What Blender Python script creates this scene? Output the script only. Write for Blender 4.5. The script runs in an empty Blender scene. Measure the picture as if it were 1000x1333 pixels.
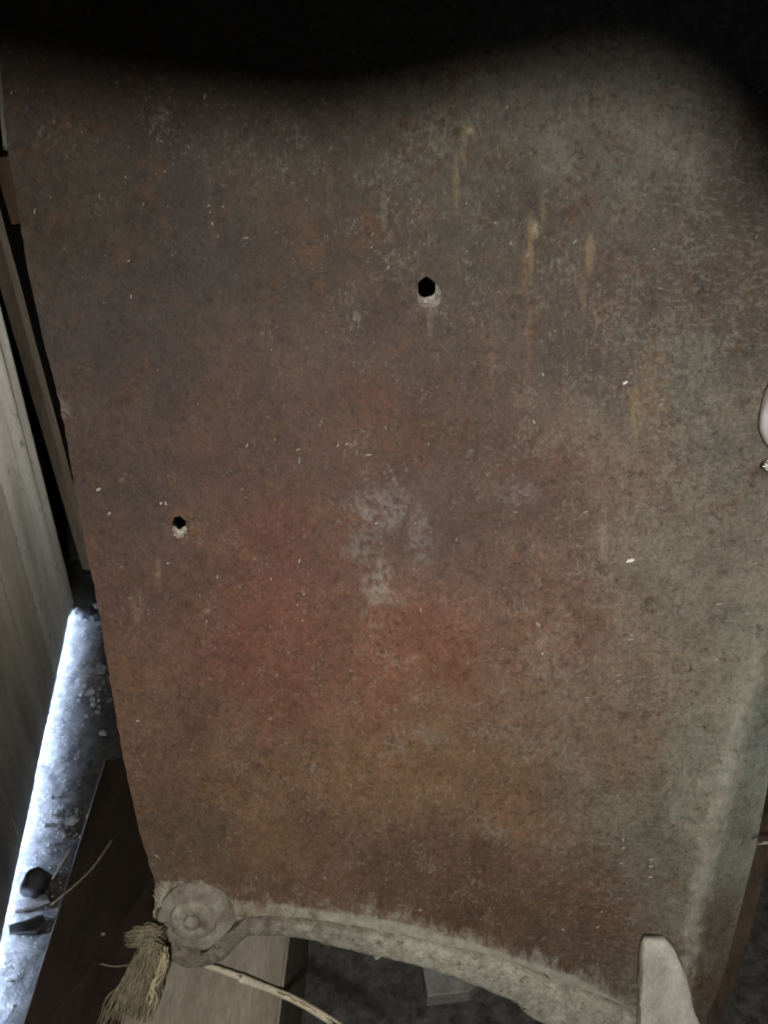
import bpy, bmesh, math, random
import numpy as np
from mathutils import Vector, noise

random.seed(7)
S = bpy.context.scene
COL = S.collection
R = math.radians

# ------------------------------------------------------------------ camera
H = 0.92
PITCH = R(29)
F = 963.0
cam_d = bpy.data.cameras.new('camera')
cam_d.sensor_fit = 'VERTICAL'; cam_d.sensor_height = 36; cam_d.lens = F / 1333 * 36
cam_d.clip_start = 0.01; cam_d.clip_end = 100
cam_d.dof.use_dof = True; cam_d.dof.focus_distance = 0.60; cam_d.dof.aperture_fstop = 9.0
cam = bpy.data.objects.new('camera', cam_d); COL.objects.link(cam)
cam.location = (0, 0, H); cam.rotation_euler = (R(90) - PITCH, 0, 0)
S.camera = cam

# ------------------------------------------------------------------ world, lamps, exposure
w = bpy.data.worlds.new('World'); S.world = w; w.use_nodes = True
bg = w.node_tree.nodes['Background']
bg.inputs[0].default_value = (0.55, 0.62, 0.70, 1); bg.inputs[1].default_value = 0.018

LAMP = Vector((-0.035, -0.20, H + 0.085))          # the hand torch held just behind and above the lens
AIM = Vector((0.15, 0.40, H - 0.78))
ld = bpy.data.lights.new('torch', 'SPOT')
ld.energy = 27; ld.color = (1.0, 0.97, 0.90); ld.spot_size = R(150); ld.spot_blend = 1.0
ld.shadow_soft_size = 0.034
lo = bpy.data.objects.new('torch', ld); COL.objects.link(lo)
lo.location = LAMP; lo.rotation_euler = (AIM - LAMP).to_track_quat('-Z', 'Y').to_euler()

dd = bpy.data.lights.new('daylight', 'AREA')      # daylight outside, coming in under the door
dd.shape = 'RECTANGLE'; dd.size = 2.2; dd.size_y = .9; dd.energy = 19000; dd.color = (0.52, 0.68, 1.0)
do = bpy.data.objects.new('daylight', dd); COL.objects.link(do)
dpos = Vector((-1.45, 0.62, 1.05)); dto = Vector((-0.53, 0.90, 0.0))
do.location = dpos; do.rotation_euler = (dto - dpos).to_track_quat('-Z', 'Z').to_euler()

gd = bpy.data.lights.new('door_fill', 'AREA')   # added unseen fill lamp in the far right corner, brightening the door
gd.shape = 'RECTANGLE'; gd.size = .10; gd.size_y = .5; gd.energy = 1.9; gd.color = (1.0, .98, .93); gd.spread = R(50)
go = bpy.data.objects.new('door_fill', gd); COL.objects.link(go)
gp = Vector((.75, 1.5, .75)); go.location = gp; go.rotation_euler = (Vector((-.62, 1.12, .62)) - gp).to_track_quat('-Z', 'Z').to_euler()

S.view_settings.view_transform = 'Standard'; S.view_settings.look = 'None'
S.view_settings.exposure = 0.0; S.view_settings.gamma = 1.0
S.cycles.filter_width = 1.9
S.cycles.use_denoising = True
S.cycles.max_bounces = 6

# ------------------------------------------------------------------ placing helpers
FWD = Vector((0, math.cos(PITCH), -math.sin(PITCH))); UP = Vector((0, math.sin(PITCH), math.cos(PITCH)))
CAM = Vector((0, 0, H))
def ray(px, py):
    return Vector((px - 500.0, 0, 0)) + UP * (666.5 - py) + FWD * F
TILT = 0.25
PN = Vector((0, -1, TILT)).normalized()           # panel face normal, towards the viewer
P0 = Vector((0, 0.50, H - 0.35))
def on_panel(px, py, off=0.0):
    d = ray(px, py); p0 = P0 + PN * off
    return CAM + d * ((p0 - CAM).dot(PN) / d.dot(PN))
def on_level(px, py, z):
    d = ray(px, py); return CAM + d * ((z - H) / d.z)
def on_depth(px, py, y):
    d = ray(px, py); return CAM + d * (y / d.y)
def px_m(p):
    return (p - CAM).dot(FWD) / F
def lerp_tab(tab, v):
    xs = [a for a, b in tab]; ys = [b for a, b in tab]
    return float(np.interp(v, xs, ys))

# ------------------------------------------------------------------ object helpers
def link(name, bm, mat, parent=None, smooth=True):
    me = bpy.data.meshes.new(name)
    bmesh.ops.recalc_face_normals(bm, faces=bm.faces)
    bm.to_mesh(me); bm.free()
    for p in me.polygons: p.use_smooth = smooth
    o = bpy.data.objects.new(name, me); COL.objects.link(o)
    if mat: me.materials.append(mat)
    if parent: o.parent = parent
    return o
def tag(o, label, cat, group=None):
    o['label'] = label; o['category'] = cat
    if group: o['group'] = group
    return o
def structure(o): o['kind'] = 'structure'; return o
def stuff(o): o['kind'] = 'stuff'; return o
def empty(name, loc=(0, 0, 0)):
    o = bpy.data.objects.new(name, None); COL.objects.link(o); o.location = loc
    o.empty_display_size = 0.02
    return o
def adopt(child, parent):
    child.parent = parent
    child.matrix_parent_inverse = parent.matrix_basis.inverted()
    return child

def add_tube(bm, pts, radii, n=8, rough=0.0, flat=1.0, cap=True):
    pts = [Vector(p) for p in pts]; rings = []
    prev = None
    for i, p in enumerate(pts):
        t = (pts[min(i + 1, len(pts) - 1)] - pts[max(i - 1, 0)]).normalized()
        a = prev if prev else (Vector((0, 0, 1)) if abs(t.z) < .9 else Vector((1, 0, 0)))
        u = (a - t * a.dot(t)).normalized(); v = t.cross(u); prev = u
        r = radii[i] if hasattr(radii, '__len__') else radii
        ring = []
        for k in range(n):
            th = 2 * math.pi * k / n
            rr = r * (1 + random.uniform(-rough, rough))
            ring.append(bm.verts.new(p + u * rr * math.cos(th) + v * rr * flat * math.sin(th)))
        rings.append(ring)
    for a, b in zip(rings, rings[1:]):
        for k in range(n):
            bm.faces.new((a[k], a[(k + 1) % n], b[(k + 1) % n], b[k]))
    if cap:
        bm.faces.new(rings[0][::-1]); bm.faces.new(rings[-1])
def smooth_path(ctrl, n):
    c = [np.array(p, float) for p in ctrl]; out = []
    c = [2 * c[0] - c[1]] + c + [2 * c[-1] - c[-2]]
    for i in range(1, len(c) - 2):
        for k in range(n):
            t = k / n
            out.append(.5 * (2 * c[i] + (c[i + 1] - c[i - 1]) * t + (2 * c[i - 1] - 5 * c[i] + 4 * c[i + 1] - c[i + 2]) * t * t
                       + (-c[i - 1] + 3 * c[i] - 3 * c[i + 1] + c[i + 2]) * t ** 3))
    out.append(c[-2]); return out
def add_prism(bm, front, depth_vec):
    a = [bm.verts.new(p) for p in front]; b = [bm.verts.new(Vector(p) + depth_vec) for p in front]
    bm.faces.new(a); bm.faces.new(b[::-1])
    for i in range(len(a)):
        j = (i + 1) % len(a); bm.faces.new((a[j], a[i], b[i], b[j]))
def add_lathe(bm, centre, axis, prof, n=48, wob=0.0, seed=0.0):
    axis = axis.normalized(); u = Vector((1, 0, 0)); u = (u - axis * u.dot(axis)).normalized(); v = axis.cross(u)
    rings = []
    for r, h in prof:
        ring = []
        for k in range(n):
            th = 2 * math.pi * k / n; d = u * math.cos(th) + v * math.sin(th)
            q = r * (1 + wob * noise.noise(d * 1.7 + Vector((seed, 0, 0))))
            hh = h + wob * .02 * noise.noise(d * 2.3 + Vector((seed, r * 90, 5)))
            ring.append(bm.verts.new(centre + d * q + axis * hh))
        rings.append(ring)
    for a, b in zip(rings, rings[1:]):
        for k in range(n): bm.faces.new((a[k], a[(k + 1) % n], b[(k + 1) % n], b[k]))
    bm.faces.new(rings[0][::-1]); bm.faces.new(rings[-1])
def add_stone(bm, c, r, sq=(1, 1, 1), seed=0, sub=2, amp=.35, freq=1.3):
    g = bmesh.ops.create_icosphere(bm, subdivisions=sub, radius=1.0)
    for v in g['verts']:
        k = 1 + amp * noise.noise(v.co * freq + Vector((seed * 3.1, seed, 0)))
        v.co = Vector((v.co.x * sq[0], v.co.y * sq[1], v.co.z * sq[2])) * k * r + Vector(c)

# ------------------------------------------------------------------ materials
def material(name, rough=0.85, spec=0.25):
    m = bpy.data.materials.new(name); m.use_nodes = True
    b = m.node_tree.nodes['Principled BSDF']
    b.inputs['Roughness'].default_value = rough; b.inputs['Specular IOR Level'].default_value = spec
    return m, m.node_tree.nodes, m.node_tree.links, b
def nd(N, kind, **kw):
    n = N.new(kind)
    for k, v in kw.items():
        if k in n.inputs: n.inputs[k].default_value = v
        else: setattr(n, k, v)
    return n
def noise_node(N, L, vec, scale, detail=6, rough=.6, stretch=None, dist=0.0):
    if stretch:
        mp = N.new('ShaderNodeMapping'); mp.inputs['Scale'].default_value = stretch
        L.new(vec, mp.inputs['Vector']); vec = mp.outputs['Vector']
    n = N.new('ShaderNodeTexNoise'); n.inputs['Scale'].default_value = scale
    n.inputs['Detail'].default_value = detail; n.inputs['Roughness'].default_value = rough
    n.inputs['Distortion'].default_value = dist
    L.new(vec, n.inputs['Vector']); return n.outputs['Fac']
def ramp(N, L, fac, stops):
    r = N.new('ShaderNodeValToRGB'); el = r.color_ramp.elements
    while len(el) < len(stops): el.new(0.5)
    for e, (p, c) in zip(el, stops):
        e.position = p; e.color = (*c, 1) if hasattr(c, '__len__') else (c, c, c, 1)
    L.new(fac, r.inputs['Fac']); return r.outputs['Color']
def mix(N, L, fac, a, b, mode='MIX'):
    m = N.new('ShaderNodeMix'); m.data_type = 'RGBA'; m.blend_type = mode
    for sock, v in ((m.inputs['Factor'], fac), (m.inputs['A'], a), (m.inputs['B'], b)):
        pass
    def put(s, v):
        if isinstance(v, (int, float)): s.default_value = v
        elif isinstance(v, tuple): s.default_value = (*v, 1)
        else: L.new(v, s)
    put(m.inputs[0], fac); put(m.inputs[6], a); put(m.inputs[7], b)
    return m.outputs[2]
def bump(N, L, b, h, strength, dist=0.002):
    n = N.new('ShaderNodeBump'); n.inputs['Strength'].default_value = strength; n.inputs['Distance'].default_value = dist
    L.new(h, n.inputs['Height']); L.new(n.outputs['Normal'], b.inputs['Normal'])
def simple(name, lo, hi, scale=60, stretch=None, rough=.9, spec=.15, bs=.5, bd=.002, spots=None, fine=400):
    m, N, L, b = material(name, rough, spec)
    tc = N.new('ShaderNodeTexCoord').outputs['Object']
    f = noise_node(N, L, tc, scale, 8, .65, stretch)
    c = ramp(N, L, f, [(.32, lo), (.68, hi)])
    g = noise_node(N, L, tc, fine, 4, .7, stretch)
    c = mix(N, L, .35, c, ramp(N, L, g, [(.3, .25), (.7, .9)]), 'OVERLAY')
    if spots:
        col, th, sc = spots
        s = noise_node(N, L, tc, sc, 6, .7)
        c = mix(N, L, ramp(N, L, s, [(th, 0), (th + .07, 1)]), c, col)
    L.new(c, b.inputs['Base Color'])
    bump(N, L, b, f, bs, bd)
    return m

# rusty steel skin: broad patina plus torch-offsetting shade comes from a mesh colour, grain and pits from noise
def rust_material():
    m, N, L, b = material('rusty_steel', .62, .4)
    tc = N.new('ShaderNodeTexCoord').outputs['Object']
    at = nd(N, 'ShaderNodeAttribute', attribute_name='patina_shade')
    du = nd(N, 'ShaderNodeAttribute', attribute_name='dust')
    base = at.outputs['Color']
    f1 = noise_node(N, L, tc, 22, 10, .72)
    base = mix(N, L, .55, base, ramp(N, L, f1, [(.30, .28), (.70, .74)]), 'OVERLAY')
    # finer mottling, stretched along the panel's height
    f2 = noise_node(N, L, tc, 130, 7, .76, (1, 1, .75))
    base = mix(N, L, .42, base, ramp(N, L, f2, [(.30, .18), (.70, .82)]), 'OVERLAY')
    f3 = noise_node(N, L, tc, 380, 5, .8, (1, 1, .8))
    base = mix(N, L, .55, base, ramp(N, L, f3, [(.3, .12), (.7, .88)]), 'OVERLAY')
    # orange bloom, pale worn scabs and speckle in clumps
    o = noise_node(N, L, tc, 40, 9, .75)
    base = mix(N, L, ramp(N, L, o, [(.53, 0), (.66, .42)]), base, (.20, .098, .046))
    cl = noise_node(N, L, tc, 30, 6, .7)
    sp = noise_node(N, L, tc, 300, 5, .78, (1, 1, .7))
    ms = nd(N, 'ShaderNodeMath', operation='MULTIPLY_ADD'); L.new(cl, ms.inputs[0]); ms.inputs[1].default_value = .55; L.new(sp, ms.inputs[2])
    we = nd(N, 'ShaderNodeAttribute', attribute_name='wear')
    m2 = nd(N, 'ShaderNodeMath', operation='ADD'); L.new(ms.outputs[0], m2.inputs[0]); L.new(we.outputs['Fac'], m2.inputs[1]); ms = m2
    base = mix(N, L, ramp(N, L, ms.outputs[0], [(.842, 0), (.935, .36), (1.02, .65)]), base, (.30, .265, .21))
    sp2 = noise_node(N, L, tc, 250, 5, .75, (.42, 1, 1.25))
    sx = N.new('ShaderNodeSeparateXYZ'); L.new(tc, sx.inputs[0])
    mr = nd(N, 'ShaderNodeMapRange'); L.new(sx.outputs[0], mr.inputs['Value'])
    mr.inputs['From Min'].default_value = .04; mr.inputs['From Max'].default_value = .22; mr.inputs['To Max'].default_value = .08; mr.inputs['To Min'].default_value = -.06
    m3 = nd(N, 'ShaderNodeMath', operation='ADD'); L.new(sp2, m3.inputs[0]); L.new(mr.outputs[0], m3.inputs[1])
    base = mix(N, L, ramp(N, L, m3.outputs[0], [(.60, 0), (.70, .42), (.80, .65)]), base, (.30, .275, .225))
    k = noise_node(N, L, tc, 150, 6, .75)
    mk = nd(N, 'ShaderNodeMath', operation='MULTIPLY_ADD'); L.new(o, mk.inputs[0]); mk.inputs[1].default_value = .5; L.new(k, mk.inputs[2])
    base = mix(N, L, ramp(N, L, mk.outputs[0], [(.80, 0), (.90, .5)]), base, (.028, .018, .014))
    hs = nd(N, 'ShaderNodeHueSaturation'); hs.inputs['Saturation'].default_value = 1.06; L.new(base, hs.inputs['Color']); base = hs.outputs['Color']
    # settled pale dust, broken up by grain
    dn = noise_node(N, L, tc, 85, 8, .75, (1, 1, .6), .5)
    mth = nd(N, 'ShaderNodeMath', operation='MULTIPLY_ADD'); L.new(dn, mth.inputs[0]); mth.inputs[1].default_value = 1.5; mth.inputs[2].default_value = -.75
    ad = nd(N, 'ShaderNodeMath', operation='ADD'); L.new(du.outputs['Fac'], ad.inputs[0]); L.new(mth.outputs[0], ad.inputs[1])
    dfac = ramp(N, L, ad.outputs[0], [(.36, 0), (.75, .85)])
    dcol = ramp(N, L, f2, [(.3, (.24, .225, .17)), (.7, (.52, .50, .415))])
    base = mix(N, L, dfac, base, dcol)
    L.new(base, b.inputs['Base Color'])
    rr = ramp(N, L, f2, [(.3, .5), (.7, .8)]); L.new(rr, b.inputs['Roughness'])
    hb = mix(N, L, .45, f2, f3)
    hb = mix(N, L, .3, hb, f1)
    bump(N, L, b, hb, .9, .0024)
    return m
RUST = rust_material()
DUSTY = simple('dusty_metal', (.22, .21, .16), (.46, .44, .36), 90, None, .95, .1, .6, .002, ((.07, .055, .04), .66, 130))
BOSS = simple('dusty_brown_metal', (.12, .095, .07), (.33, .305, .25), 60, None, .95, .1, .6, .002, ((.05, .035, .026), .67, 110))
HOLE_LIP = simple('packed_dust', (.28, .25, .21), (.46, .42, .37), 200, None, .95, .1, .4, .001)
HOLE_DARK = simple('dark_bore', (.012, .009, .007), (.03, .022, .018), 200)
DOOR_M = simple('weathered_pale_paint', (.17, .16, .135), (.40, .385, .335), 7, (1, 1, .25), .85, .2, .3, .002, ((.04, .034, .026), .60, 55))
DOOR_DK = simple('grubby_grey_paint', (.10, .09, .068), (.26, .24, .19), 9, (1, 1, .2), .85, .2, .3, .002, ((.04, .032, .024), .66, 35))
WOOD_DK = simple('old_brown_wood', (.035, .025, .018), (.09, .065, .045), 30, (1, 1, .12), .9, .15, .5, .002)
WOOD_MID = simple('dusty_brown_wood', (.05, .04, .03), (.12, .098, .074), 30, (1, 1, .12), .9, .15, .5, .002)
WOOD_RED = simple('red_brown_wood', (.05, .03, .02), (.11, .066, .042), 30, (1, 1, .12), .9, .15, .5, .002)
WOOD_RED2 = simple('rust_brown_wood', (.03, .021, .016), (.10, .07, .05), 40, (1, 1, .4), .9, .15, .6, .002)
WOOD_PALE = simple('dusty_pale_wood', (.17, .145, .11), (.30, .27, .215), 26, (1, .2, 1), .92, .12, .5, .002, ((.08, .065, .048), .67, 60))
def lip_material():
    m, N, L, b = material('dusty_cast_rim', .95, .1)
    tc = N.new('ShaderNodeTexCoord').outputs['Object']
    sx = N.new('ShaderNodeSeparateXYZ'); L.new(tc, sx.inputs[0])
    f = noise_node(N, L, tc, 70, 9, .75); g = noise_node(N, L, tc, 260, 6, .8)
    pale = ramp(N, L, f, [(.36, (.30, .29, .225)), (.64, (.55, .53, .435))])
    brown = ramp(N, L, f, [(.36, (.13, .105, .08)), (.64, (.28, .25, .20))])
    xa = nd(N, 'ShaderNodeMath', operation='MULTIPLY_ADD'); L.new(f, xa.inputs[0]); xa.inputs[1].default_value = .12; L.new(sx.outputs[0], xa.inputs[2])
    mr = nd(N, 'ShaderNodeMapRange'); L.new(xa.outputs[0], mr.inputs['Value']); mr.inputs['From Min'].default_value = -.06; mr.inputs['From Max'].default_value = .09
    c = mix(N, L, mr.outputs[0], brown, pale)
    c = mix(N, L, .55, c, ramp(N, L, g, [(.3, .15), (.7, .88)]), 'OVERLAY')
    k = noise_node(N, L, tc, 120, 6, .75)
    c = mix(N, L, ramp(N, L, k, [(.58, 0), (.66, .75)]), c, (.055, .042, .032))
    L.new(c, b.inputs['Base Color']); bump(N, L, b, mix(N, L, .5, f, g), 1.0, .003)
    return m
LIP_M = lip_material()
STAKE = simple('bleached_wood', (.40, .38, .315), (.64, .62, .54), 40, (1, 1, .35), .95, .1, .7, .003, ((.16, .14, .11), .64, 110))
BOARD = simple('dark_brown_board', (.020, .014, .011), (.046, .034, .026), 18, (1, .15, 1), .9, .12, .6, .002, ((.085, .06, .045), .74, 45))
CONC = simple('dusty_concrete', (.024, .022, .020), (.10, .096, .09), 60, None, .9, .2, .9, .004, ((.22, .215, .21), .63, 260))
BACK = simple('dark_back_boards', (.012, .010, .008), (.030, .024, .019), 12, (1, 1, .15))
STRAW = simple('straw', (.32, .27, .17), (.52, .45, .30), 120, None, .7, .3, .2, .001)
TWIG = simple('peeled_twig', (.36, .32, .23), (.58, .53, .41), 130, None, .8, .2, .4, .001, ((.14, .10, .06), .68, 150))
ROPE = simple('sisal_fibre', (.14, .115, .07), (.32, .28, .185), 120, (1, 1, .3), .85, .2, .3, .001)
CHAFF = simple('pale_chaff', (.15, .13, .10), (.50, .46, .38), 22, None, .8, .2)
WHITE = simple('chalky_white', (.70, .69, .66), (.85, .84, .82), 200, None, .7, .3)
STONE = simple('grey_grit', (.06, .06, .06), (.42, .42, .42), 90, None, .8, .3, .5, .002)
DARK_CLOD = simple('dark_peat', (.010, .010, .012), (.035, .034, .036), 80, None, .7, .35, .7, .003)
SHARD = simple('pale_slate', (.14, .14, .15), (.34, .34, .36), 60, None, .7, .35)
SCRAP = simple('grey_scrap', (.13, .13, .125), (.24, .24, .225), 50)
RAG = simple('pale_cloth', (.80, .79, .76), (.90, .89, .87), 60, None, .95, .1, .6, .003)

# ------------------------------------------------------------------ setting
def floor_mesh():
    bm = bmesh.new()
    bmesh.ops.create_grid(bm, x_segments=2, y_segments=2, size=4.0)
    # denser patch near the door and under the panel
    for v in bm.verts: v.co.z = 0
    return bm
structure(link('floor', floor_mesh(), CONC))
fb = bmesh.new()
nx, ny = 90, 130
vs = []
for j in range(ny + 1):
    for i in range(nx + 1):
        x = -1.05 + 1.75 * i / nx; y = .20 + 1.5 * j / ny
        e = min(i, nx - i, j, ny - j) / 6.0
        z = .003 + min(1, e) * (.0012 * noise.fractal(Vector((x * 14, y * 14, 0)), 1, 2, 5) + .0012 * noise.noise(Vector((x * 60, y * 60, 3))) + .005)
        vs.append(fb.verts.new((x, y, z)))
for j in range(ny):
    for i in range(nx):
        a = j * (nx + 1) + i; fb.faces.new((vs[a], vs[a + 1], vs[a + nx + 2], vs[a + nx + 1]))
structure(link('dusty_ground', fb, CONC))

# dark boarded wall at the back: separate boards
back = empty('back_wall', (0, 1.62, 0)); tag(back, 'dark boarded wall of the shed behind the rusty panel', 'wall')
x = -.84
while x < 1.3:
    bw = random.uniform(.11, .15); bm = bmesh.new()
    add_prism(bm, [(x, 1.6 + random.uniform(0, .006), 0), (x + bw - .005, 1.6, 0), (x + bw - .005, 1.6, 2.2), (x, 1.6, 2.2)], Vector((0, .025, 0)))
    adopt(link('board', bm, BACK, smooth=False), back); x += bw

# ------------------------------------------------------------------ door on the left
DG = .022                                           # gap under the door
c_far = on_level(95, 783, DG); c_near = on_level(0, 1232, DG)
ddir = (c_far - c_near); ddir.z = 0; dlen = ddir.length; ddir.normalize()
dnor = Vector((ddir.y, -ddir.x, 0))                 # into the shed
door = empty('plank_door', (c_far.x, c_far.y, 0))
tag(door, 'pale grey plank door at the left edge with daylight under its bottom edge', 'door')
s = 0.0; k = 0
widths = [.052, .078, .115, .115, .11, .115, .11, .115, .11, .115]
for wd in widths:
    a = c_far - ddir * (s + .0012); b_ = c_far - ddir * (s + wd - .0012)
    off = dnor * (.0015 if k == 0 else random.uniform(-.0006, .0004))
    bm = bmesh.new()
    z0 = DG + random.uniform(-.001, .002); prof = []
    th = -dnor * .022
    f = [a + off, b_ + off]
    add_prism(bm, [Vector((f[0].x, f[0].y, z0)), Vector((f[1].x, f[1].y, z0)), Vector((f[1].x, f[1].y, 2.0)), Vector((f[0].x, f[0].y, 2.0))], th)
    adopt(link('board', bm, DOOR_M if k < 3 else DOOR_DK, smooth=False), door)
    s += wd; k += 1
# backing rails hold the boards together and close the joints
bm = bmesh.new()
a = c_far - dnor * .026 - ddir * .004; b_ = c_far - dnor * .026 - ddir * (s - .01)
for z0, z1 in ((DG + .004, 1.98),):
    add_prism(bm, [Vector((a.x, a.y, z0)), Vector((b_.x, b_.y, z0)), Vector((b_.x, b_.y, z1)), Vector((a.x, a.y, z1))], -dnor * .02)
adopt(link('backing', bm, BACK, smooth=False), door)

# the rest of that wall, closing the shed before and beyond the door
def dark_wall(p, q, lab):
    bm = bmesh.new(); p = Vector(p); q = Vector(q); n_ = (q - p).normalized(); n_ = Vector((-n_.y, n_.x, 0))
    t_ = empty('shed_wall', (p.x, p.y, 0)); tag(t_, lab, 'wall')
    add_prism(bm, [Vector((p.x, p.y, -.01)), Vector((q.x, q.y, -.01)), Vector((q.x, q.y, 2.2)), Vector((p.x, p.y, 2.2))], n_ * .03)
    adopt(link('cladding', bm, BACK, smooth=False), t_)
cb = c_far - dnor * .03
dark_wall((cb.x + .012, cb.y - .01, 0), (-.88, 1.66, 0), 'dark shed wall in the gap beyond the far edge of the pale door')
cn = c_far - ddir * (s + .0) - dnor * .03
dark_wall((cn.x + .4, -1.3, 0), (cn.x, cn.y + .02, 0), 'dark shed wall continuing on the near side of the pale door')

# rough post and laths between the door and the panel
def lath(name, ctrl, y0, y1, half0, half1, thick, mat, label, cat, group=None):
    bm = bmesh.new(); rows = []
    n = 14
    for i in range(n + 1):
        t = i / n
        px = ctrl[0][0] + (ctrl[1][0] - ctrl[0][0]) * t; py = ctrl[0][1] + (ctrl[1][1] - ctrl[0][1]) * t
        p = on_depth(px, py, y0 + (y1 - y0) * t); hw = (half0 + (half1 - half0) * t) * px_m(p)
        j = .06 * hw * noise.noise(Vector((t * 9, py, 0)))
        rows.append([bm.verts.new(p + Vector((sx * hw + j, sy * thick + (.35 * hw if sx < 0 else 0), 0))) for sx, sy in ((-1, 0), (1, 0), (1, 1), (-1, 1))])
    for a, b in zip(rows, rows[1:]):
        for k in range(4): bm.faces.new((a[k], a[(k + 1) % 4], b[(k + 1) % 4], b[k]))
    bm.faces.new(rows[0][::-1]); bm.faces.new(rows[-1])
    bmesh.ops.bevel(bm, geom=[e for e in bm.edges if not e.is_boundary and e.calc_face_angle(0) > .5], offset=.0012, segments=1, affect='EDGES')
    return tag(link(name, bm, mat, smooth=False), label, cat, group)
lath('wooden_lath', ((-22, 268), (112, 742)), .80, .74, 11, 5, .016, WOOD_MID, 'long brown wooden lath leaning between the pale door and the rusty panel', 'lath')
lath('board_offcut', ((-4, 205), (18, 292)), .70, .68, 7, 3, .018, WOOD_RED, 'thin dark red-brown board end beside the upper left edge of the panel', 'board')
lath('pale_batten', ((-6, 20), (9, 196)), .72, .68, 9, 5, .012, DOOR_M, 'thin pale grey-green batten at the top left behind the panel edge', 'batten')

# ------------------------------------------------------------------ the rusty panel
XL = [(-90, -14), (60, -2), (190, 9), (275, 24), (350, 36), (450, 58), (500, 72), (560, 85), (640, 98), (700, 109), (780, 126), (985, 160), (1080, 181), (1150, 202), (1260, 200)]
XR = [(-90, 1150), (700, 1085), (900, 1035), (1020, 1000), (1100, 985), (1180, 965), (1260, 945), (1333, 918), (1430, 885)]
YB = [(190, 1226), (260, 1222), (300, 1204), (400, 1208), (500, 1227), (600, 1250), (680, 1277), (760, 1312), (820, 1350), (870, 1400), (940, 1430)]
RIDGE = [(-90, 1170), (600, 1075), (800, 1003), (900, 978), (1000, 951), (1100, 926), (1200, 905), (1300, 885), (1430, 862)]
LIPTOP = [(190, 1150), (260, 1145), (300, 1170), (400, 1182), (500, 1198), (600, 1222), (680, 1250), (760, 1276), (830, 1320), (940, 1400)]
def s2l(c): return tuple(((v / 255 + .055) / 1.055) ** 2.4 if v > 10 else v / 255 / 12.92 for v in c)
# patina: (x, y, rust colour with shade mixed in against the torch hotspot, reach)
PATINA_SHADE = [
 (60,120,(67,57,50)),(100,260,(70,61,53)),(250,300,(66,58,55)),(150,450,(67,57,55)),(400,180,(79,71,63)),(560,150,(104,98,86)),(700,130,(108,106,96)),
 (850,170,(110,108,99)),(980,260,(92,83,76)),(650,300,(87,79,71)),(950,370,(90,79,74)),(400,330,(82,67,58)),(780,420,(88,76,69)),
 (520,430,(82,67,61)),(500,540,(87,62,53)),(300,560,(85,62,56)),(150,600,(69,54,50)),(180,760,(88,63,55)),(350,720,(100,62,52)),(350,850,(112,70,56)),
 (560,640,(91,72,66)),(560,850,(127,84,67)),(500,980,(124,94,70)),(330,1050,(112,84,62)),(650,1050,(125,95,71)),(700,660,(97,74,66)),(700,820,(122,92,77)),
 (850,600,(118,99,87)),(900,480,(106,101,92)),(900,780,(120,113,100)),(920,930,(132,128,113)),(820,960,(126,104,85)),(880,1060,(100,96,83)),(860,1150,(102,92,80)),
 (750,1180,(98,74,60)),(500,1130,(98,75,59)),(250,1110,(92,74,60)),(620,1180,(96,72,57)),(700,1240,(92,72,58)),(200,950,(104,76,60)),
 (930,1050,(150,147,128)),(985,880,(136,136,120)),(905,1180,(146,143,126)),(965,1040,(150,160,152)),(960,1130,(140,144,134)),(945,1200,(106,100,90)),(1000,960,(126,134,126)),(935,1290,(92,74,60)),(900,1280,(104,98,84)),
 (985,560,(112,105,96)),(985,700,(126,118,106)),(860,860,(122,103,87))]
PXY = np.array([(a, b) for a, b, c in PATINA_SHADE], float); PC = np.array([s2l(c) for a, b, c in PATINA_SHADE])
def patina_shade(x, y):
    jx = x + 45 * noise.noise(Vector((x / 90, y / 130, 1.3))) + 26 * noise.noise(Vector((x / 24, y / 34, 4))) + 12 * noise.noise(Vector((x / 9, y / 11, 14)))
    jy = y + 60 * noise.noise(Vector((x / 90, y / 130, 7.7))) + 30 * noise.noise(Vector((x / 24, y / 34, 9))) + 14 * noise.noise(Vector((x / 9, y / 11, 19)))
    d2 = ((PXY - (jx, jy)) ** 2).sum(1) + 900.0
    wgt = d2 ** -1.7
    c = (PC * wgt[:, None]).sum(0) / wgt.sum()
    return c * .80 + np.array((.120, .097, .074)) * .20
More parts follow.
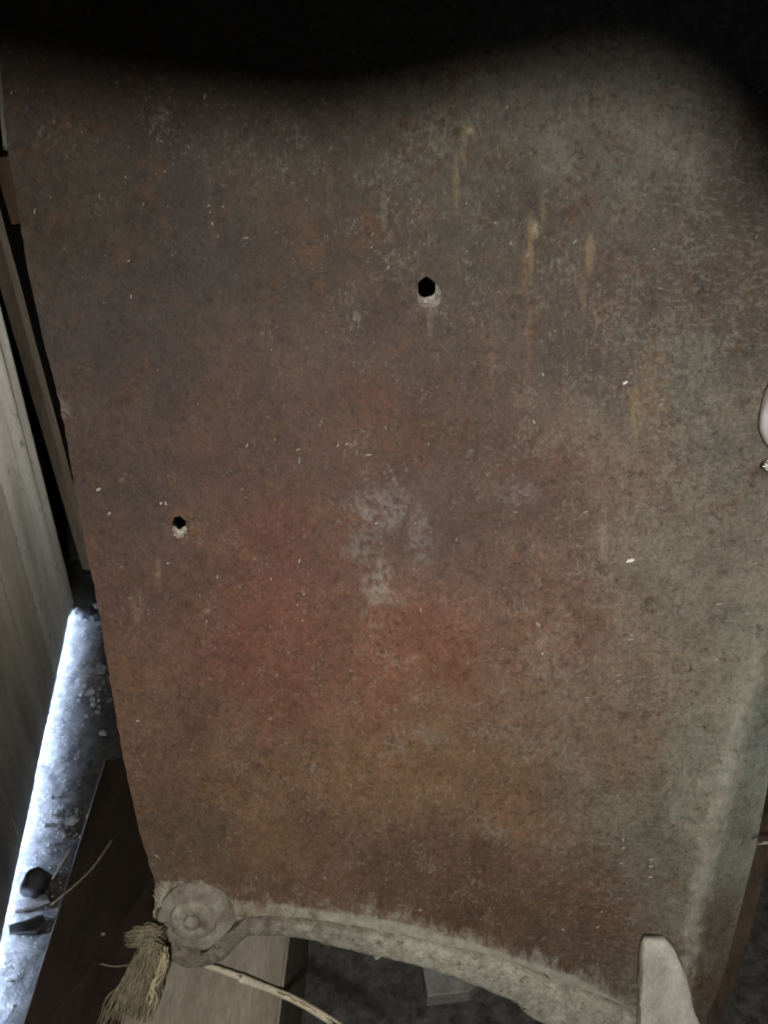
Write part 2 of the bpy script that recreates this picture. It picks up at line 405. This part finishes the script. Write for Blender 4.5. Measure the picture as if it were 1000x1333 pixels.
# marks with a shape of their own: (x, y, rx, ry, colour, strength)
MARKS = [(492,662,38,26,(136,128,124),.5),(470,712,24,20,(140,132,124),.42),(492,755,17,24,(146,138,124),.58),(505,778,26,10,(136,126,112),.4),(548,700,14,32,(138,132,128),.38),
 (672,640,24,16,(128,120,118),.4),(691,322,3.6,36,(158,134,100),.5),(684,352,3.2,30,(138,104,76),.45),(697,298,4,10,(176,162,132),.6),(688,430,3.4,55,(128,100,80),.4),(604,190,4,26,(150,138,108),.5),(594,235,4,34,(140,122,94),.5),(613,170,5,9,(176,160,128),.6),(706,275,3.5,24,(140,124,96),.4),(768,330,5,26,(146,126,92),.5),(760,378,4,22,(130,106,80),.4),(845,470,4,44,(138,118,92),.4),(826,535,3.6,30,(138,122,98),.35),(500,275,3.6,24,(140,128,104),.4),(430,250,3.5,30,(120,106,88),.35),(640,470,3.6,50,(126,98,82),.35),(735,520,3.6,60,(124,98,82),.35),(206,745,3.4,20,(126,104,88),.5),(560,420,3.4,26,(130,112,98),.4),(403,325,20,30,(124,92,70),.25),
 (850,500,22,46,(140,110,80),.35),(832,540,12,34,(150,126,90),.35),(788,746,4,12,(46,32,27),.95),(786,704,5,38,(146,126,114),.5),(900,860,18,9,(150,142,122),.5),(853,885,9,30,(150,136,116),.45),
 (545,965,34,22,(130,118,108),.4),(740,600,44,20,(118,82,66),.25),(490,530,30,26,(122,78,62),.25),(905,1040,30,34,(84,84,74),.25),(880,1205,26,20,(78,78,68),.25),(900,960,26,26,(96,98,90),.2),
 (700,850,26,24,(132,122,108),.4),(720,900,24,20,(130,112,94),.35),(82,530,9,16,(128,114,104),.55),(178,790,7,18,(134,112,98),.4),(915,455,34,20,(112,112,100),.4),(235,705,24,14,(86,66,66),.3)]
MARKS = [(a, b, c, d, np.array(s2l(e)), f) for a, b, c, d, e, f in MARKS]
def dent(x, y): return math.exp(-((x - 787) / 7) ** 2 - ((y - 742) / 6) ** 2)

NU, NV = 330, 420
verts, pat, dus, wea = [], [], [], []
WEAR = [(880, 520, 150, 200, .085), (900, 860, 140, 220, .08), (620, 230, 160, 130, .035), (470, 260, 120, 90, .015), (120, 300, 120, 120, -.04), (720, 900, 130, 150, .05), (780, 160, 200, 90, .03), (330, 600, 120, 80, -.03), (120, 700, 160, 300, -.05), (250, 420, 220, 160, -.045), (640, 1080, 200, 90, .03), (560, 860, 120, 80, .02)]
def wear(x, y): return sum(k * math.exp(-((x - a) / b) ** 2 - ((y - c) / d) ** 2) for a, c, b, d, k in WEAR)
for j in range(NV + 1):
    t = j / NV
    for i in range(NU + 1):
        s_ = i / NU
        y = -90 + t * 1320
        x = lerp_tab(XL, y) + s_ * (lerp_tab(XR, y) - lerp_tab(XL, y))
        for _ in range(3):
            y = -90 + t * (lerp_tab(YB, x) + 90)
            x = lerp_tab(XL, y) + s_ * (lerp_tab(XR, y) - lerp_tab(XL, y))
        if i == 0: x += 1.6 * noise.noise(Vector((y / 14, 3, 0)))
        xr = lerp_tab(RIDGE, y); fade = min(1, max(0, (y - 560) / 380)); dx = x - xr
        off = .0125 * math.exp(-(dx / 42) ** 2) if dx < 0 else .0125 * math.exp(-(dx / 44) ** 2) - .0050 * min(1, dx / 50)
        off *= fade
        off -= .0018 * math.exp(-((dx + 62) / 34) ** 2) * fade                   # trough before the ridge
        off += .0035 * noise.noise(Vector((x / 330, y / 400, 2))) + .0009 * noise.noise(Vector((x / 60, y / 90, 8)))
        off += .00045 * noise.fractal(Vector((x / 16, y / 22, 0)), 1, 2, 4)
        off -= .004 * dent(x, y)
        lt = lerp_tab(LIPTOP, x)
        off += .004 * min(1, max(0, (y - lt + 16) / 40))
        verts.append(on_panel(x, y, off))
        c = patina_shade(x, y)
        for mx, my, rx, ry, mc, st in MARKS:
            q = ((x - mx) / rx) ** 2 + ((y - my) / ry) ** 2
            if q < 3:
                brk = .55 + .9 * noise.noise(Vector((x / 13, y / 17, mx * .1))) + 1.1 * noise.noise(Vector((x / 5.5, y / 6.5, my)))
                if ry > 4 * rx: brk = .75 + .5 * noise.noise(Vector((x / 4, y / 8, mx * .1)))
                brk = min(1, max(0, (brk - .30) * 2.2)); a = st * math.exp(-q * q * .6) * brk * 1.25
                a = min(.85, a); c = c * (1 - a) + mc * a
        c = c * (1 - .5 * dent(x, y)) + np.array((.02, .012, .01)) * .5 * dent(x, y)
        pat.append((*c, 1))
        edge = .62 * math.exp(-max(0, lt - y) / (30 * max(.3, 1 + 1.1 * noise.noise(Vector((x / 38, 1, 0))) + .7 * noise.noise(Vector((x / 12, 5, y / 30)))))) if y < lt else .85
        if x < 480: edge *= .62 + .38 * max(0, (x - 330) / 150)
        if x > 830: edge *= max(0, 1 - (x - 830) / 20)
        edge = max(edge, .62 * math.exp(-(dx / 24) ** 2) * fade, .30 * fade * math.exp(-((dx + 60) / 60) ** 2))
        if x < 320: edge = max(edge, .36 * math.exp(-max(0, 1165 - y) / 26))
        dus.append(edge); wea.append(wear(x, y))
faces = []
for j in range(NV):
    for i in range(NU):
        a = j * (NU + 1) + i; faces.append((a, a + NU + 1, a + NU + 2, a + 1))
# closed sheet: a back copy 9 mm behind, stitched round the edge
nv = len(verts); TH = .009
bverts = [v - PN * TH for v in verts]
faces_b = [tuple(k + nv for k in f[::-1]) for f in faces]
rim = [i for i in range(NU + 1)] + [j * (NU + 1) + NU for j in range(1, NV + 1)] + [NV * (NU + 1) + i for i in range(NU - 1, -1, -1)] + [j * (NU + 1) for j in range(NV - 1, 0, -1)]
faces_r = [(rim[k], rim[(k + 1) % len(rim)], rim[(k + 1) % len(rim)] + nv, rim[k] + nv) for k in range(len(rim))]
me = bpy.data.meshes.new('sheet')
me.from_pydata([tuple(v) for v in verts + bverts], [], faces + faces_b + faces_r)
ca = me.attributes.new('patina_shade', 'FLOAT_COLOR', 'POINT'); ca.data.foreach_set('color', np.array(pat + pat, np.float32).ravel())
da = me.attributes.new('dust', 'FLOAT', 'POINT'); da.data.foreach_set('value', np.array(dus + dus, np.float32))
wa = me.attributes.new('wear', 'FLOAT', 'POINT'); wa.data.foreach_set('value', np.array(wea + wea, np.float32))
me.update()
sheet = bpy.data.objects.new('sheet', me); COL.objects.link(sheet)
me.materials.append(RUST); me.materials.append(HOLE_DARK); me.materials.append(HOLE_LIP)
def cutter(px, py, prof, mi, n=40, wob=.10, seed=1.0):
    c = on_panel(px, py); u = px_m(c); bm = bmesh.new()
    add_lathe(bm, c, PN, [(r * u, h) for r, h in prof], n, wob, seed)
    o = link('cutter', bm, None)
    for m_ in (RUST, HOLE_DARK, HOLE_LIP): o.data.materials.append(m_)
    for p in o.data.polygons: p.material_index = mi; p.use_smooth = True
    return o
cuts = [cutter(558, 385, [(9, -.0052), (15.5, .0), (19, .004)], 2, seed=3.3, wob=.14), cutter(555.5, 374, [(12.2, -.03), (12.2, .02)], 1, seed=1.2, wob=.16),
        cutter(234, 690, [(7.5, -.0052), (11.5, .0), (14, .004)], 2, seed=5.1, wob=.16), cutter(232.5, 681.5, [(9.0, -.03), (9.0, .02)], 1, seed=8.2, wob=.18)]
for c in cuts:
    md = sheet.modifiers.new('hole', 'BOOLEAN'); md.object = c; md.operation = 'DIFFERENCE'; md.solver = 'EXACT'
dg = bpy.context.evaluated_depsgraph_get()
new = bpy.data.meshes.new_from_object(sheet.evaluated_get(dg)); sheet.modifiers.clear()
old = sheet.data; sheet.data = new; new.name = 'sheet'; bpy.data.meshes.remove(old)
for c in cuts:
    m_ = c.data; bpy.data.objects.remove(c); bpy.data.meshes.remove(m_)
for p in new.polygons: p.use_smooth = True
new.set_sharp_from_angle(angle=R(32))
hole_c = [on_panel(556, 378), on_panel(233, 685)]
sharp_hole = [e.index for e in new.edges if e.use_edge_sharp and min((new.vertices[e.vertices[0]].co - h).length for h in hole_c) < .025]
new.set_sharp_from_angle(angle=R(64))
for i in sharp_hole: new.edges[i].use_edge_sharp = True
# vertices made by drilling take the patina of the nearest skin vertex
from mathutils.kdtree import KDTree
kd = KDTree(len(verts))
for i, v in enumerate(verts): kd.insert(v, i)
kd.balance()
pa_, du_, we_ = new.attributes['patina_shade'].data, new.attributes['dust'].data, new.attributes['wear'].data
hole_c = [on_panel(556, 378), on_panel(233, 685)]
for v in new.vertices:
    if min((v.co - h).length for h in hole_c) < .025:
        _, i, d = kd.find(v.co)
        pa_[v.index].color = pat[i]; du_[v.index].value = dus[i] * .0; we_[v.index].value = 0

panel = empty('rusty_panel', on_panel(500, 1230))
tag(panel, 'large rusty steel panel with two bolt holes and a dusty curved lower lip', 'metal panel')
adopt(sheet, panel)

# thick dusty lip along the arched lower edge, hooking round the boss
lip = [(221,1220,9),(228,1232,11),(246,1242,12.5),(268,1243,13),(287,1233,13),(301,1217,12.5),(318,1205,11.5),(350,1203,11),(400,1207,12.5),(450,1217,15),(500,1227,16.5),(560,1242,19),(620,1258,22),(680,1281,27),(722,1304,32),(765,1322,36),(805,1345,36),(850,1385,34)]
path = smooth_path(lip, 7); bm = bmesh.new(); rings = []
for i, (x, y, r) in enumerate(path):
    p = on_panel(x, y, .004); q = on_panel(*path[min(i + 1, len(path) - 1)][:2], .004); o_ = on_panel(*path[max(i - 1, 0)][:2], .004)
    t = (q - o_).normalized(); v = t.cross(PN).normalized(); u = px_m(p)
    ring = []
    for k in range(18):
        th = 2 * math.pi * k / 18
        cx, cy = math.cos(th), math.sin(th)
        sx = math.copysign(abs(cx) ** .55, cx); sy = math.copysign(abs(cy) ** .55, cy)
        rr = 1 + .14 * noise.noise(Vector((x / 22, y / 22, th))) + .07 * noise.noise(Vector((x / 5, y / 5, th * 2)))
        ring.append(bm.verts.new(p + v * sx * r * u * rr + PN * sy * (.0075 + .00006 * r) * rr))
    rings.append(ring)
cut_i = next(i for i, q in enumerate(path) if q[0] > 312 and i > 20)
for a, b in zip(rings, rings[1:]):
    for k in range(18): bm.faces.new((a[k], a[(k + 1) % 18], b[(k + 1) % 18], b[k]))
bm.faces.new(rings[0][::-1]); bm.faces.new(rings[-1])
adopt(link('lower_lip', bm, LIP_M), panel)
bm = bmesh.new(); c = on_panel(491, 1243, .006); add_stone(bm, c, .0042, (1, .9, 1.5), 4, 2, .3)
adopt(link('lip_burr', bm, DUSTY), panel)

# hinge boss with washer and bolt
bc = on_panel(257, 1189, 0); u = px_m(bc)
boss = bmesh.new(); add_lathe(boss, bc, PN, [(50 * u, -.004), (50 * u, .0055), (46 * u, .0085), (40 * u, .0098), (30 * u, .0092), (1 * u, .0088)], 56, .06, 2)
boss_o = adopt(link('hinge_boss', boss, BOSS), panel)
c = on_panel(254, 1188, 0)
bm = bmesh.new(); add_lathe(bm, c, PN, [(31 * u, .008), (29 * u, .0105), (26 * u, .0122), (18 * u, .0126), (14 * u, .0115), (1 * u, .0112)], 44, .07, 6)
adopt(link('washer', bm, BOSS), boss_o)
bm = bmesh.new(); add_lathe(bm, c, PN, [(11.5 * u, .0105), (10 * u, .0135), (7 * u, .0150), (3 * u, .0153), (.5 * u, .0153)], 30, .03, 9)
adopt(link('bolt_head', bm, BOSS), boss_o)

# ------------------------------------------------------------------ block, stake and scraps round the panel foot
BT = .195
b0 = on_level(377, 1221, BT); b1 = on_level(361, 1345, BT); b2 = on_level(150, 1345, BT); b3 = on_level(196, 1221, BT)
ext = (b0 - b1).normalized() * .09
bm = bmesh.new(); add_prism(bm, [b0 + ext, b1 - ext * .8, b2 - ext * .8, b3 + ext], Vector((0, 0, -BT + .006)))
bmesh.ops.bevel(bm, geom=list(bm.edges), offset=.003, segments=2, affect='EDGES')
bmesh.ops.subdivide_edges(bm, edges=list(bm.edges), cuts=3, use_grid_fill=True)
for v in bm.verts: v.co += Vector((0, 0, .0012 * noise.noise(v.co * 40)))
tag(link('wooden_block', bm, WOOD_PALE, smooth=False), 'dusty pale wooden block propping up the bolted corner of the panel', 'block')

def stake():
    bm = bmesh.new(); rings = []
    for i in range(16):
        t = i / 15
        y = 1222 + t * 170
        xl = lerp_tab([(1222, 838), (1226, 835), (1240, 834), (1333, 830), (1400, 826)], y); xr_ = lerp_tab([(1222, 866), (1226, 872), (1240, 882), (1260, 890), (1300, 899), (1333, 912), (1400, 934)], y)
        p = on_panel((xl + xr_) / 2, y, .012 + .012 * t); u = px_m(p); hw = (xr_ - xl) / 2 * u
        hd = min(.007, .004 + t * .03)
        ring = []
        for k in range(20):
            th = 2 * math.pi * k / 20; cx, cy = math.cos(th), math.sin(th)
            sx = math.copysign(abs(cx) ** .32, cx); sy = math.copysign(abs(cy) ** .32, cy)
            ring.append(bm.verts.new(p + Vector((1, 0, 0)) * sx * hw + PN * sy * hd + Vector((0, 0, 0)) + PN * (.0022 * noise.noise(Vector((th * 3, y / 18, 0)))) + Vector((.0025 * noise.noise(Vector((th, y / 25, 7))), 0, 0))))
        rings.append(ring)
    # carry it down to the floor
    last = rings[-1]; base = [bm.verts.new((v.co.x + .01, v.co.y - .02, .006)) for v in last]; rings.append(base)
    for a, b in zip(rings, rings[1:]):
        for k in range(20): bm.faces.new((a[k], a[(k + 1) % 20], b[(k + 1) % 20], b[k]))
    bm.faces.new(rings[0][::-1]); bm.faces.new(rings[-1])
    return bm
tag(link('wooden_stake', stake(), STAKE), 'pale blunt-topped wooden stake in front of the lower right of the panel', 'stake')

# grey scrap under the arch
p = [on_level(548, 1252, .03), on_level(640, 1262, .03), on_level(612, 1290, .03), on_level(556, 1297, .03)]
bm = bmesh.new(); add_prism(bm, p, Vector((0, 0, -.022))); bmesh.ops.bevel(bm, geom=list(bm.edges), offset=.0015, segments=1, affect='EDGES')
tag(link('scrap_plate', bm, SCRAP, smooth=False), 'small grey flat scrap lying on the floor under the arched lip', 'scrap')

# brown batten behind the panel's lower right edge
bm = bmesh.new(); rows = []
for i in range(9):
    y = 1060 + 45 * i; x = lerp_tab(XR, y)
    a = on_panel(x - 26, y, -.016); b_ = on_panel(x + 20 + 2 * noise.noise(Vector((y / 30, 0, 0))), y, -.020)
    rows.append([bm.verts.new(p) for p in (a, b_, b_ - PN * .012, a - PN * .012)])
for a, b_ in zip(rows, rows[1:]):
    for k in range(4): bm.faces.new((a[k], a[(k + 1) % 4], b_[(k + 1) % 4], b_[k]))
bm.faces.new(rows[0][::-1]); bm.faces.new(rows[-1])
tag(link('brown_batten', bm, WOOD_RED2, smooth=False), 'rusty brown batten behind the lower right edge of the panel', 'batten')

# peeled twig across the block
tw = [(252,1252,2.4),(285,1262,3.8),(312,1272,4.6),(318,1275,5.4),(345,1285,4.5),(385,1302,4.9),(420,1322,5),(450,1342,4.8),(490,1372,4.8)]
pts, rad = [], []
for x, y, r in smooth_path(tw, 5):
    p = on_level(x, y, BT + .0075 + .02 * max(0, (x - 360) / 130) + .0015 * noise.noise(Vector((x / 20, y / 20, 0)))); pts.append(p); rad.append(r * px_m(p) * (1 + .12 * noise.noise(Vector((x / 6, 2, 0)))))
bm = bmesh.new(); add_tube(bm, pts, rad, 10, .04)
tag(link('peeled_twig', bm, TWIG), 'pale thin peeled twig lying across the wooden block under the bolt', 'twig')

# frayed twine
twine = empty('frayed_twine', on_panel(190, 1225, .02)); tag(twine, 'frayed yellowish twine tuft hanging at the bolted corner of the panel', 'twine')
def fibres(ctrl, spread, n, r):
    bm = bmesh.new()
    for _ in range(n):
        ph = random.uniform(-1, 1); qh = random.uniform(-1, 1); sd = random.uniform(0, 99); out = []
        a = random.uniform(0, .25); b = random.uniform(.62, 1.0)
        sp = smooth_path(ctrl, 5); m_ = len(sp)
        for i in range(int(a * m_), max(int(a * m_) + 3, int(b * m_))):
            x, y, o_ = sp[min(i, m_ - 1)]; t = i / m_
            w_ = spread[0] + (spread[1] - spread[0]) * t
            dirx = ctrl[-1][0] - ctrl[0][0]; diry = ctrl[-1][1] - ctrl[0][1]; l = math.hypot(dirx, diry); nx_, ny_ = -diry / l, dirx / l
            wob = ph * w_ + 13 * t **.5 * noise.noise(Vector((t * 5, sd, 0)))
            out.append(on_panel(x + nx_ * wob, y + ny_ * wob, o_ + .005 * qh + .003 * noise.noise(Vector((t * 4, sd, 9)))))
        add_tube(bm, out, r * random.choice((.6, .8, 1.0, 1.4, 2.0)), 5, 0, .5)
    return bm
adopt(link('tuft', fibres([(162, 1223, .026), (180, 1220, .03), (200, 1218, .028), (220, 1222, .02)], (9, 15), 130, .00045), ROPE), twine)
adopt(link('tail', fibres([(206, 1228, .03), (196, 1250, .034), (186, 1280, .036), (170, 1312, .04), (148, 1365, .05)], (14, 36), 210, .0005), ROPE), twine)
adopt(link('strand', fibres([(212, 1232, .036), (214, 1252, .038), (204, 1278, .04), (200, 1300, .042), (192, 1330, .046)], (4, 5), 16, .0010), STRAW), twine)

# ------------------------------------------------------------------ floor on the left: dark board, grit, clod, shard
q = [on_level(136, 988, .026), on_level(172, 984, .026), on_level(300, 1150, .026), on_level(300, 1400, .026), on_level(8, 1400, .026)]
bm = bmesh.new(); add_prism(bm, q, Vector((0, 0, -.020))); bmesh.ops.bevel(bm, geom=list(bm.edges), offset=.002, segments=1, affect='EDGES')
tag(link('dark_board', bm, BOARD, smooth=False), 'dark brown board lying on the floor between the door and the panel', 'board')

def scatter(n, fn, mat, name, smin, smax, power=2.5):
    bm = bmesh.new()
    for i in range(n):
        x, y = fn(); r = smin + (smax - smin) * random.random() ** power; p = on_level(x, y, .010)
        add_stone(bm, (p.x, p.y, .0095 + r * .3), r, (random.uniform(.7, 1.2), random.uniform(.7, 1.2), random.uniform(.5, .9)), i, 1, .5, 1.6)
    return stuff(link(name, bm, mat, smooth=False))
def near(cx, cy, sx, sy): return lambda: (random.gauss(cx, sx), random.gauss(cy, sy))
def inx(lo, hi): 
    def f():
        y = random.uniform(lo, hi); x0 = 95 - (y - 783) * .2115
        return x0 + 10 + random.random() ** .8 * max(8, (y - 780) * .22), y
    return f
tag(scatter(90, near(122, 890, 10, 24), STONE, 'loose_grit', .0016, .0062), 'loose dark grit heaped on the bright floor strip by the panel edge', 'grit')
tag(scatter(60, near(120, 835, 9, 14), STONE, 'fine_grit', .0012, .0045), 'fine grit at the far end of the bright floor strip', 'grit')
tag(scatter(50, near(82, 1065, 12, 16), STONE, 'grit_patch', .0014, .0050), 'patch of grit beside the corner of the dark board', 'grit')
tag(scatter(240, inx(830, 1330), STONE, 'floor_dust', .0008, .0022, 3), 'scattered crumbs over the daylit strip of floor', 'crumbs')
big = [(105, 887, .0062, 'dark angular stone at the left end of the grit heap'), (118, 902, .0068, 'largest grey stone in the middle of the grit heap'), (134, 870, .0058, 'rounded stone high in the grit heap against the panel'),
       (134, 955, .0055, 'small pale stone alone between the grit heap and the dark board'), (94, 1070, .0078, 'grey lump in the grit patch next to the dark board'), (112, 800, .017, 'brown lump at the far corner beyond the bright strip'), (127, 803, .014, 'dark lump behind the far end of the bright strip, touching the panel edge')]
for i, (x, y, r, lab) in enumerate(big):
    p = on_level(x, y, .01); bm = bmesh.new(); add_stone(bm, (p.x, p.y, .009 + r * .4), r, (1.1, .9, .75), i + 31, 2, .5, 1.5)
    tag(link('stone', bm, STONE if i < 5 else DARK_CLOD, smooth=False), lab, 'stone', 'loose stones on the daylit floor')
p = on_level(45, 1150, .02); bm = bmesh.new(); add_stone(bm, (p.x, p.y, .020), .019, (.85, 1.0, 1.05), 77, 3, .35, 1.2)
tag(link('dark_clod', bm, DARK_CLOD), 'black rounded clod sitting across the bright floor strip', 'clod')
def shard(pxs, z, th, mat, lab, cat):
    bm = bmesh.new(); add_prism(bm, [on_level(x, y, z) for x, y in pxs], Vector((0, 0, -th))); bmesh.ops.bevel(bm, geom=list(bm.edges), offset=.0008, segments=1, affect='EDGES')
    return tag(link('slate_shard', bm, mat, smooth=False), lab, cat)
shard([(16, 1172), (60, 1163), (64, 1172), (40, 1180), (18, 1186)], .014, .006, SHARD, 'flat pale shard just in front of the black clod', 'shard')
shard([(10, 1204), (56, 1190), (60, 1200), (46, 1212), (12, 1214)], .016, .006, DARK_CLOD, 'dark broken shard nearest the camera on the bright strip', 'shard')

def wisp(pxs, z, r, mat, lab, name='straw_wisp', cat='straw', group='straw wisps on the dark board'):
    pts = [on_level(x, y, z) for x, y in smooth_path(pxs, 5)]
    bm = bmesh.new(); add_tube(bm, pts, r, 6, .1); return tag(link(name, bm, mat), lab, cat, group)
wisp([(92, 1104), (82, 1121), (68, 1144)], .031, .0010, STRAW, 'short pale straw on the board edge above the black clod')
wisp([(146, 1093), (122, 1128), (98, 1152), (66, 1178)], .031, .0009, ROPE, 'long thin straw slanting across the dark board')
wisp([(128, 1254), (150, 1258), (176, 1255)], .031, .0009, ROPE, 'faint pinkish straw on the dark board beside the twine')
bm = bmesh.new(); p = on_level(134, 1216, .03); add_stone(bm, p, .0024, (1.3, 1, .7), 3, 1); tag(link('white_crumb', bm, CHAFF), 'tiny pale crumb alone on the dark board', 'crumb')

# ------------------------------------------------------------------ right edge of the picture
bm = bmesh.new(); add_stone(bm, on_panel(1034, 532, .022), .028, (.85, .7, 1.25), 12, 4, .22, 1.0)
rag = tag(link('pale_rag', bm, RAG), 'bright white rag end poking in at the right edge beside the panel', 'rag')
bm = bmesh.new(); add_stone(bm, on_panel(1003, 606, .02), .0050, (1.2, 1, .9), 5, 2, .3)
tag(link('white_pebble', bm, WHITE), 'small white lump just below the white rag at the right edge', 'lump')
pts = [on_panel(x, y, .035) for x, y in ((984, 1099), (996, 1097), (1012, 1098), (1040, 1104))]
bm = bmesh.new(); add_tube(bm, pts, [.0006, .0012, .0013, .0012], 6, .05)
tag(link('straw_stalk', bm, CHAFF), 'short white stalk poking in at the lower right edge of the picture', 'straw')

# ------------------------------------------------------------------ chaff and flakes stuck to the panel
bmc = bmesh.new()
def fleck(bm, x, y, l, w_, ang, off=.0012, h=.0009):
    c = on_panel(x, y, off); u = px_m(c); tx = Vector((1, 0, 0)); tz = PN.cross(tx).normalized()
    a = tx * math.cos(ang) + tz * math.sin(ang); b = PN.cross(a)
    l *= u; w_ *= u
    vs = []
    for sgn in (0, 1):
        for (p_, q_) in ((-1, -.5), (.2, -1), (1, -.2), (.7, .8), (-.5, 1)):
            vs.append(bm.verts.new(c + a * p_ * l * random.uniform(.8, 1.1) + b * q_ * w_ * random.uniform(.7, 1.1) + PN * (h * sgn)))
    bm.faces.new(vs[:5][::-1]); bm.faces.new(vs[5:])
    for k in range(5):
        j = (k + 1) % 5; bm.faces.new((vs[k], vs[j], vs[5 + j], vs[5 + k]))
known = [(267,126,5,1.8,1.2),(16,121,3,1.5,1),(187,266,4,1.6,1),(210,184,4,1.5,-.3),(320,310,5,1.6,.1),(168,340,3.4,2,.6),(171,386,4,1.6,1.5),(225,332,2.5,1.5,0),(272,268,3,1.6,.6),(612,170,4,2.4,1),(660,140,3,2,1.2),(697,295,4.5,2.2,1.2),(748,315,4,1.4,.8),
 (687,333,3.6,2.2,1.2),(505,260,4,1.5,1),(484,322,3,1.6,1),(506,348,4,1.6,1),(645,290,2.6,1.6,0),(985,308,4,1.6,1),(390,600,6,1.6,1.5),(388,585,4,1.6,.4),(480,592,6,1.6,.1),(322,580,4,1.4,1.2),(358,572,3,1.5,1),(129,637,4,2.2,.4),(143,668,3,2,1),(490,681,3.6,2.2,.4),(541,681,2.4,1.5,0),(594,702,3.4,1.4,1.5),
 (670,666,5,2.4,-.2),(762,666,5,1.6,.3),(390,730,4,1.8,1.5),(210,655,2.6,1.8,1),(219,733,2.8,2,.3),(180,938,3,2,.2),(312,824,2.4,1.8,0),(352,935,4,1.5,.2),(396,773,2.6,1.4,1),(700,812,5,2.6,-.8),(706,850,4,1.8,1.5),(718,1040,6,1.8,.5),(722,1030,4,1.6,1.2),(805,878,4,1.3,.2),(805,886,4,1.3,.2),(821,826,4,1.2,.2),(821,832,4,1.2,.2),(853,866,4.5,1.2,.1),(853,880,5,1.2,.1),(853,904,5,1.6,.1),(811,1092,1.5,5,.1),(811,1103,4,1.4,.1),(809,1123,4.5,1.2,.1),
 (848,1118,4,1.2,.1),(848,1127,4,1.2,.1),(847,1141,5,1.6,.1),(880,928,5,1.6,.3),(871,1031,5,1.6,.3),(932,858,5,1.6,.4),(983,733,5,2,.4),(935,786,6,1.8,.2),(860,527,5,2.2,.4),(900,593,6,1.8,.3),(882,625,7,1.8,.2),(783,1186,3,1.4,1),(778,1206,3,2,1),(547,1184,3,2,0),(733,1210,3,1.6,0),(440,580,3,1.6,1),(452,578,3,1.5,.4),(46,275,4,1.8,1.3)]
for x, y, l, w_, a in known: fleck(bmc, x, y, l * random.uniform(.7, 1.0), w_ * random.uniform(.6, .9), a)
for _ in range(150):
    y = random.uniform(90, 1190); x = random.uniform(lerp_tab(XL, y) + 6, min(990, lerp_tab(RIDGE, y)))
    sc = random.random() ** 3
    a = random.gauss(1.3, .5) if x < 760 else random.gauss(.3, .35)
    fleck(bmc, x, y, 1.0 + 2.8 * sc, .5 + .8 * sc, a, .001, .0006)
ch = link('chaff', bmc, CHAFF, smooth=False); stuff(ch); tag(ch, 'pale chaff flecks stuck all over the rusty panel', 'chaff')
for x, y, l, w_, a, lab in [(820, 729, 6, 2.6, .25, 'bright white flake right of the dent in the rusty panel'), (813, 498, 4.5, 1.8, .5, 'small white flake high on the right half of the panel')]:
    bm = bmesh.new(); fleck(bm, x, y, l, w_, a, .002, .002); tag(link('white_flake', bm, WHITE, smooth=False), lab, 'flake', 'white flakes stuck on the panel')
pts = [on_panel(x, y, .0020) for x, y in smooth_path([(818, 838), (832, 848), (850, 851), (872, 850), (890, 853), (900, 864), (899, 874), (888, 877)], 5)]
bm = bmesh.new(); add_tube(bm, pts, .0011, 6, .15)
tag(link('dry_fibre', bm, CHAFF if False else ROPE), 'curled dry fibre stuck to the right half of the panel', 'fibre')
# little fibres at the left corner by the boss
bm = bmesh.new()
for i in range(16):
    x, y = random.uniform(199, 206), random.uniform(1150, 1205); a = random.uniform(-1.9, 1.2)
    pts = [on_panel(x + k * 3 * math.cos(a), y + k * 4 * math.sin(a), .004 + .001 * k) for k in range(4)]
    add_tube(bm, pts, .0005, 5)
o_ = tag(link('corner_fibres', bm, STRAW), 'wispy fibres on the left edge of the panel by the bolt boss', 'fibres'); stuff(o_)

# ------------------------------------------------------------------ added unseen blocker between torch and panel top, shaped to cast the upper shadow
shadow_edge = [(-500, 20), (-250, 40), (-60, 52), (60, 76), (160, 96), (290, 114), (420, 124), (540, 110), (660, 84), (740, 66), (800, 60), (860, 70), (905, 96), (948, 138), (985, 200), (1006, 245)]
shadow_edge = [(x, y + 40) for x, y in shadow_edge]
YR = .20; low = []
for x, y in smooth_path(shadow_edge, 4):
    p = on_panel(x, y); t = (YR - LAMP.y) / (p.y - LAMP.y); low.append(LAMP + (p - LAMP) * t)
top = H + .30
outline = low + [Vector((low[-1].x + .12, YR, low[-1].z)), Vector((low[-1].x + .12, YR, top)), Vector((low[0].x, YR, top))]
bm = bmesh.new(); add_prism(bm, outline, Vector((0, .012, 0)))
tag(link('shade_blocker', bm, WOOD_DK, smooth=False), 'added unseen blocker above the view, shaped to shade the top of the panel', 'light blocker')
